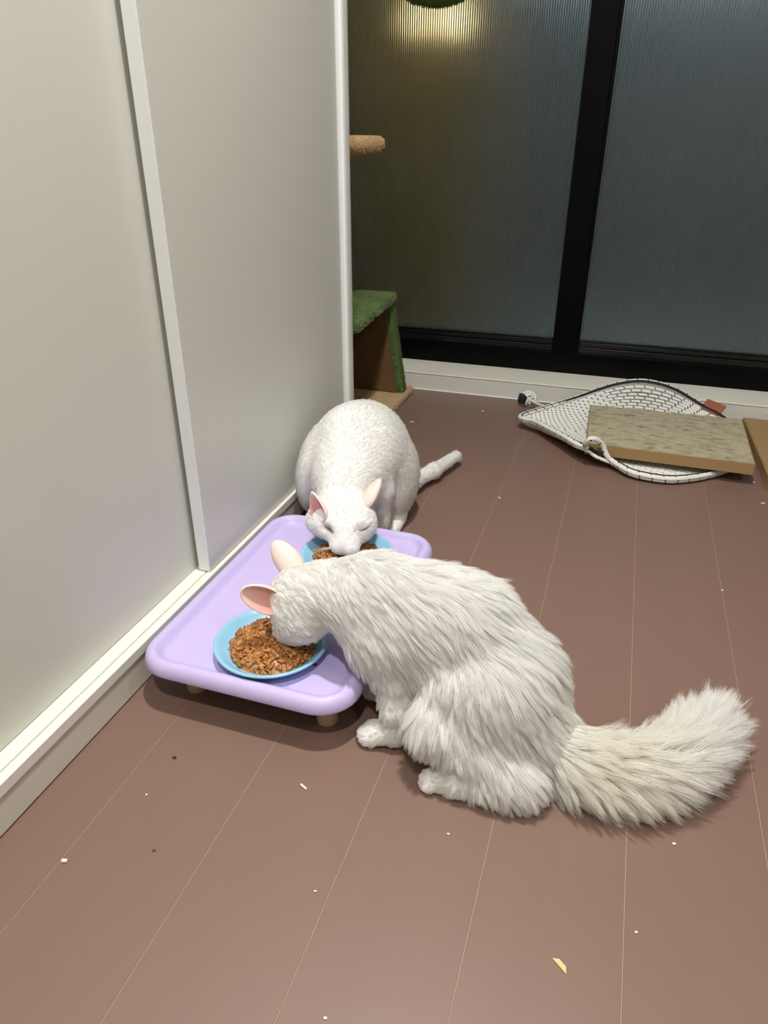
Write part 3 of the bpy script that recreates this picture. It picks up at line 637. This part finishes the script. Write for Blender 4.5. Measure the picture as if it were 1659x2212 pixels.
# long-haired cat eating from the near plate
ff = fluffy_cat_field(); ears = fluffy_cat_ears()
me, P, Q, EP, EQ = cat_mesh(ff, (-.44, .60, -.01), (.25, .88, .28), .003, ears, lambda P, t: None)
fc = link('cat', me, M['skin'], None, True); tag(fc, 'long-haired white cat with a bushy tail eating from the near blue plate', 'cat')
def tint1(r_, rs):
    base = np.tile(np.array([.975, .97, .95]), (len(r_), 1)); k = np.clip((r_[:, 0] + .02) / .05, 0, 1)[:, None] * np.clip((.20 - r_[:, 0]) / .12, 0, 1)[:, None]
    base = base * (1 - k) + k * np.array([.975, .955, .88]); return base * (1 - .05 * rs.rand(len(r_), 1))
EAR1 = [(tuple(e[5] + e[3] * .012), .012, .15) for e in ears]
fur_curves('fur', P, Q, ff, 190000, 6000, 1, 7, .00026, .50, tint1, EAR1, fc, .13, .28, .6)
# short-haired cat at the far plate
sf = short_cat_field(); ears2 = short_cat_ears()
EYES = [(-.436, 1.009, .1395), (-.371, 1.011, .1495)]
def skin2(P, t):
    for e in EYES: spot(P, t, e, .014, (.58, .48, .47), .85)
    spot(P, t, (-.401, .989, .1195), .006, (.80, .64, .62)); spot(P, t, (-.401, .990, .108), .008, (.70, .50, .48), .7)
me, P2, Q2, EP2, EQ2 = cat_mesh(sf, (-.64, .96, -.01), (-.31, 1.70, .30), .003, ears2, skin2)
sc_ = link('cat', me, M['skin'], None, True); tag(sc_, 'short-haired white cat crouching by the wardrobe, head bent over the far plate', 'cat')
def tint2(r_, rs): return np.tile(np.array([.87, .868, .85]), (len(r_), 1)) * (1 - .04 * rs.rand(len(r_), 1))
EAR2 = [(tuple(e[5] + e[3] * .012), .010, .2) for e in ears2] + [(e, .009, .35) for e in EYES] + [((-.401, .989, .119), .006, .05)]
fur_curves('fur', P2, Q2, sf, 90000, 6000, 2, 4, .00026, .30, tint2, EAR2, sc_, .16, .1)
for ex, ez, sg in ((-.436, .1400, -1), (-.371, .1500, 1)):                     # shut eyelids
    pts = []
    for u in np.linspace(-1, 1, 9):
        X_ = np.array([ex + u * .0085, 1.0, ez - .0022 * (1 - u * u) + .0032 * sg * u]); lo_, hi_ = .96, 1.06
        for _ in range(22):
            mid = (lo_ + hi_) / 2; X_[1] = mid
            if sf(X_[None])[0] < 0: hi_ = mid
            else: lo_ = mid
        X_[1] = (lo_ + hi_) / 2 - .0016; pts.append(X_.copy())
    tube_obj('shut_eyelid', pts, [.0003, .0006, .0008, .0010, .0010, .0010, .0008, .0006, .0003], M['lid'], sc_, 6)
whiskers(sc_, [((-.418, .993, .114), (-.85, -.25 + .12 * k, .05 - .12 * k), .050) for k in range(4)] + [((-.386, .993, .116), (.85, -.25 + .12 * k, .05 - .1 * k), .046) for k in range(4)])

# carpet pile on the cat tree
t = NT('carpet_pile'); at = t.n('ShaderNodeAttribute', attribute_name='tint'); t.l(at.outputs['Color'], t.b.inputs['Base Color']); t.b.inputs['Roughness'].default_value = .9; M['pile'] = t.m
def pile(o, count, length, color, seed, var=.35):
    rs = np.random.RandomState(seed); me = o.data; me.calc_loop_triangles(); n = len(me.loop_triangles)
    tv = np.empty(n * 3, np.int32); me.loop_triangles.foreach_get('vertices', tv); tv = tv.reshape(-1, 3)
    co = np.empty(len(me.vertices) * 3); me.vertices.foreach_get('co', co); co = co.reshape(-1, 3)
    a, b_, c = co[tv[:, 0]], co[tv[:, 1]], co[tv[:, 2]]; cr_ = np.cross(b_ - a, c - a); ar = np.linalg.norm(cr_, axis=1) + 1e-15; nr = cr_ / ar[:, None]
    k = rs.choice(n, count, p=ar / ar.sum()); u, v = rs.rand(count, 1), rs.rand(count, 1); fl_ = (u + v) > 1; u = np.where(fl_, 1 - u, u); v = np.where(fl_, 1 - v, v)
    root = a[k] + (b_ - a)[k] * u + (c - a)[k] * v; sw = np.sin(root @ np.array([[40., 25, 10], [-30, 45, 20], [15, -20, 50]])) * .5
    d = nr[k] + rs.normal(0, .38, (count, 3)) + sw * .5; d /= np.linalg.norm(d, axis=1, keepdims=True); L = length * (.6 + .6 * rs.rand(count, 1))
    X = np.stack([root, root + d * L * .5, root + d * L + np.array([0, 0, -.2]) * L], 1)
    hc = bpy.data.hair_curves.new('carpet_pile'); hc.add_curves([3] * count); hc.points.foreach_set('position', X.astype(np.float32).ravel())
    ra = hc.attributes.get('radius') or hc.attributes.new('radius', 'FLOAT', 'POINT'); ra.data.foreach_set('value', np.tile(np.array([.00055, .0005, .0002], np.float32), count))
    ta = hc.attributes.new('tint', 'FLOAT_COLOR', 'CURVE'); cc = np.ones((count, 4), np.float32); cc[:, :3] = np.array(color[:3]) * (1 + var * (rs.rand(count, 1) - .5) + .25 * sw[:, :1]); ta.data.foreach_set('color', cc.ravel())
    hc.materials.append(M['pile']); p = bpy.data.objects.new('carpet_pile', hc); col.objects.link(p); p.parent = o; p['kind'] = 'stuff'
for o in ct.children:
    if o.name.startswith('house_roof'): pile(o, 26000, .0045, srgb(116, 134, 92), 1)  # same carpet, paler on the roof: light from above put into the colour
    if o.name.startswith('house_back_panel'): pile(o, 22000, .0045, srgb(84, 102, 58), 2)  # same carpet, darker on the upright panel: shade put into the colour
    if o.name.startswith('base_board'): pile(o, 26000, .003, srgb(188, 156, 108), 3, .2)
    if o.name.startswith('round_perch'): pile(o, 9000, .003, srgb(205, 170, 122), 4, .2)
    if o.name.startswith('bowl_perch'): pile(o, 9000, .0045, srgb(98, 126, 64), 5)
    if o.name.startswith('post'): pile(o, 12000, .003, srgb(98, 126, 64), 6)
G = [(-.302, .584, .0115, .0016, -.45, 'short white litter stick on the floor in front of the tray'),
     (-.524, .396, .0065, .0022, .3, 'white heart-like crumb on the floor near the wardrobe plinth'),
     (-.490, .508, .0026, .0011, 1., 'tiny white speck between the wardrobe plinth and the litter stick'),
     (-.2085, 1.512, .0085, .0013, -.75, 'white litter grain on the floor between the short-haired cat and the basket'),
     (.157, .648, .0040, .0017, .2, 'white dot on the floor below the fluffy tail'),
     (.261, 1.257, .0034, .0014, .2, 'lone white dot on the floor seam halfway between fluffy tail and scratchers'),
     (.385, 1.683, .0080, .0014, .15, 'white litter grain in front of the smooth cardboard pad at the photo edge'),
     (-.105, .575, .0030, .0013, .2, 'tiny pale speck on the floor below the fluffy cat\'s hind foot'),
     (-.230, .455, .0028, .0012, .2, 'tiny pale speck in the middle of the bare front floor'),
     (-.169, .338, .0034, .0014, .2, 'small pale dot at the very bottom edge of the photo'),
     (.115, .521, .0032, .0013, .2, 'tiny pale speck right of the tan chip'),
     (-.366, 2.103, .0080, .0014, .1, 'pale grain on the floor near the skirting, between cat tree and cord knot'),
     (-.551, 1.939, .0090, .0013, .1, 'pale grain on the floor beside the cat tree base'),
     (.379, 1.802, .0060, .0016, .4, 'white crumb by the corner of the worn scratching pad')]
for a in G: grain(*a)
grain(.162, 1.799, .0120, .0030, .3, 'small brown crumb lying on the rope basket coils', 'chip', .009, name='crumb')
grain(-.4905, .573, .0050, .0018, .3, 'dark brown crumb on the floor near the front of the tray', 'speck', name='crumb')
grain(-.433, .4416, .0040, .0013, .3, 'faint dark speck on the bare floor toward the photo bottom', 'faint', name='crumb')
grain(-.3483, .7365, .0055, .0024, .3, 'dark crumb on the lavender tray beside the blue plate', 'speck', .070, name='crumb', group='crumbs on the tray')
bm = bmesh.new(); f = bm.faces.new([bm.verts.new(v) for v in ((-.008, .005, 0), (-.001, .0065, 0), (.0065, .001, 0), (.0075, -.0065, 0))])
r = bmesh.ops.extrude_face_region(bm, geom=[f]); bmesh.ops.translate(bm, vec=(0, 0, .0022), verts=[v for v in r['geom'] if isinstance(v, bmesh.types.BMVert)]); bmesh.ops.recalc_face_normals(bm, faces=bm.faces)
me = bpy.data.meshes.new('chip'); bm.to_mesh(me); bm.free(); o = link('chip', me, M['chip']); o.location = (.0404, .4592, .0002)
tag(o, 'tan triangular chip on the bare floor at the photo bottom', 'crumb', 'crumbs on the floor')
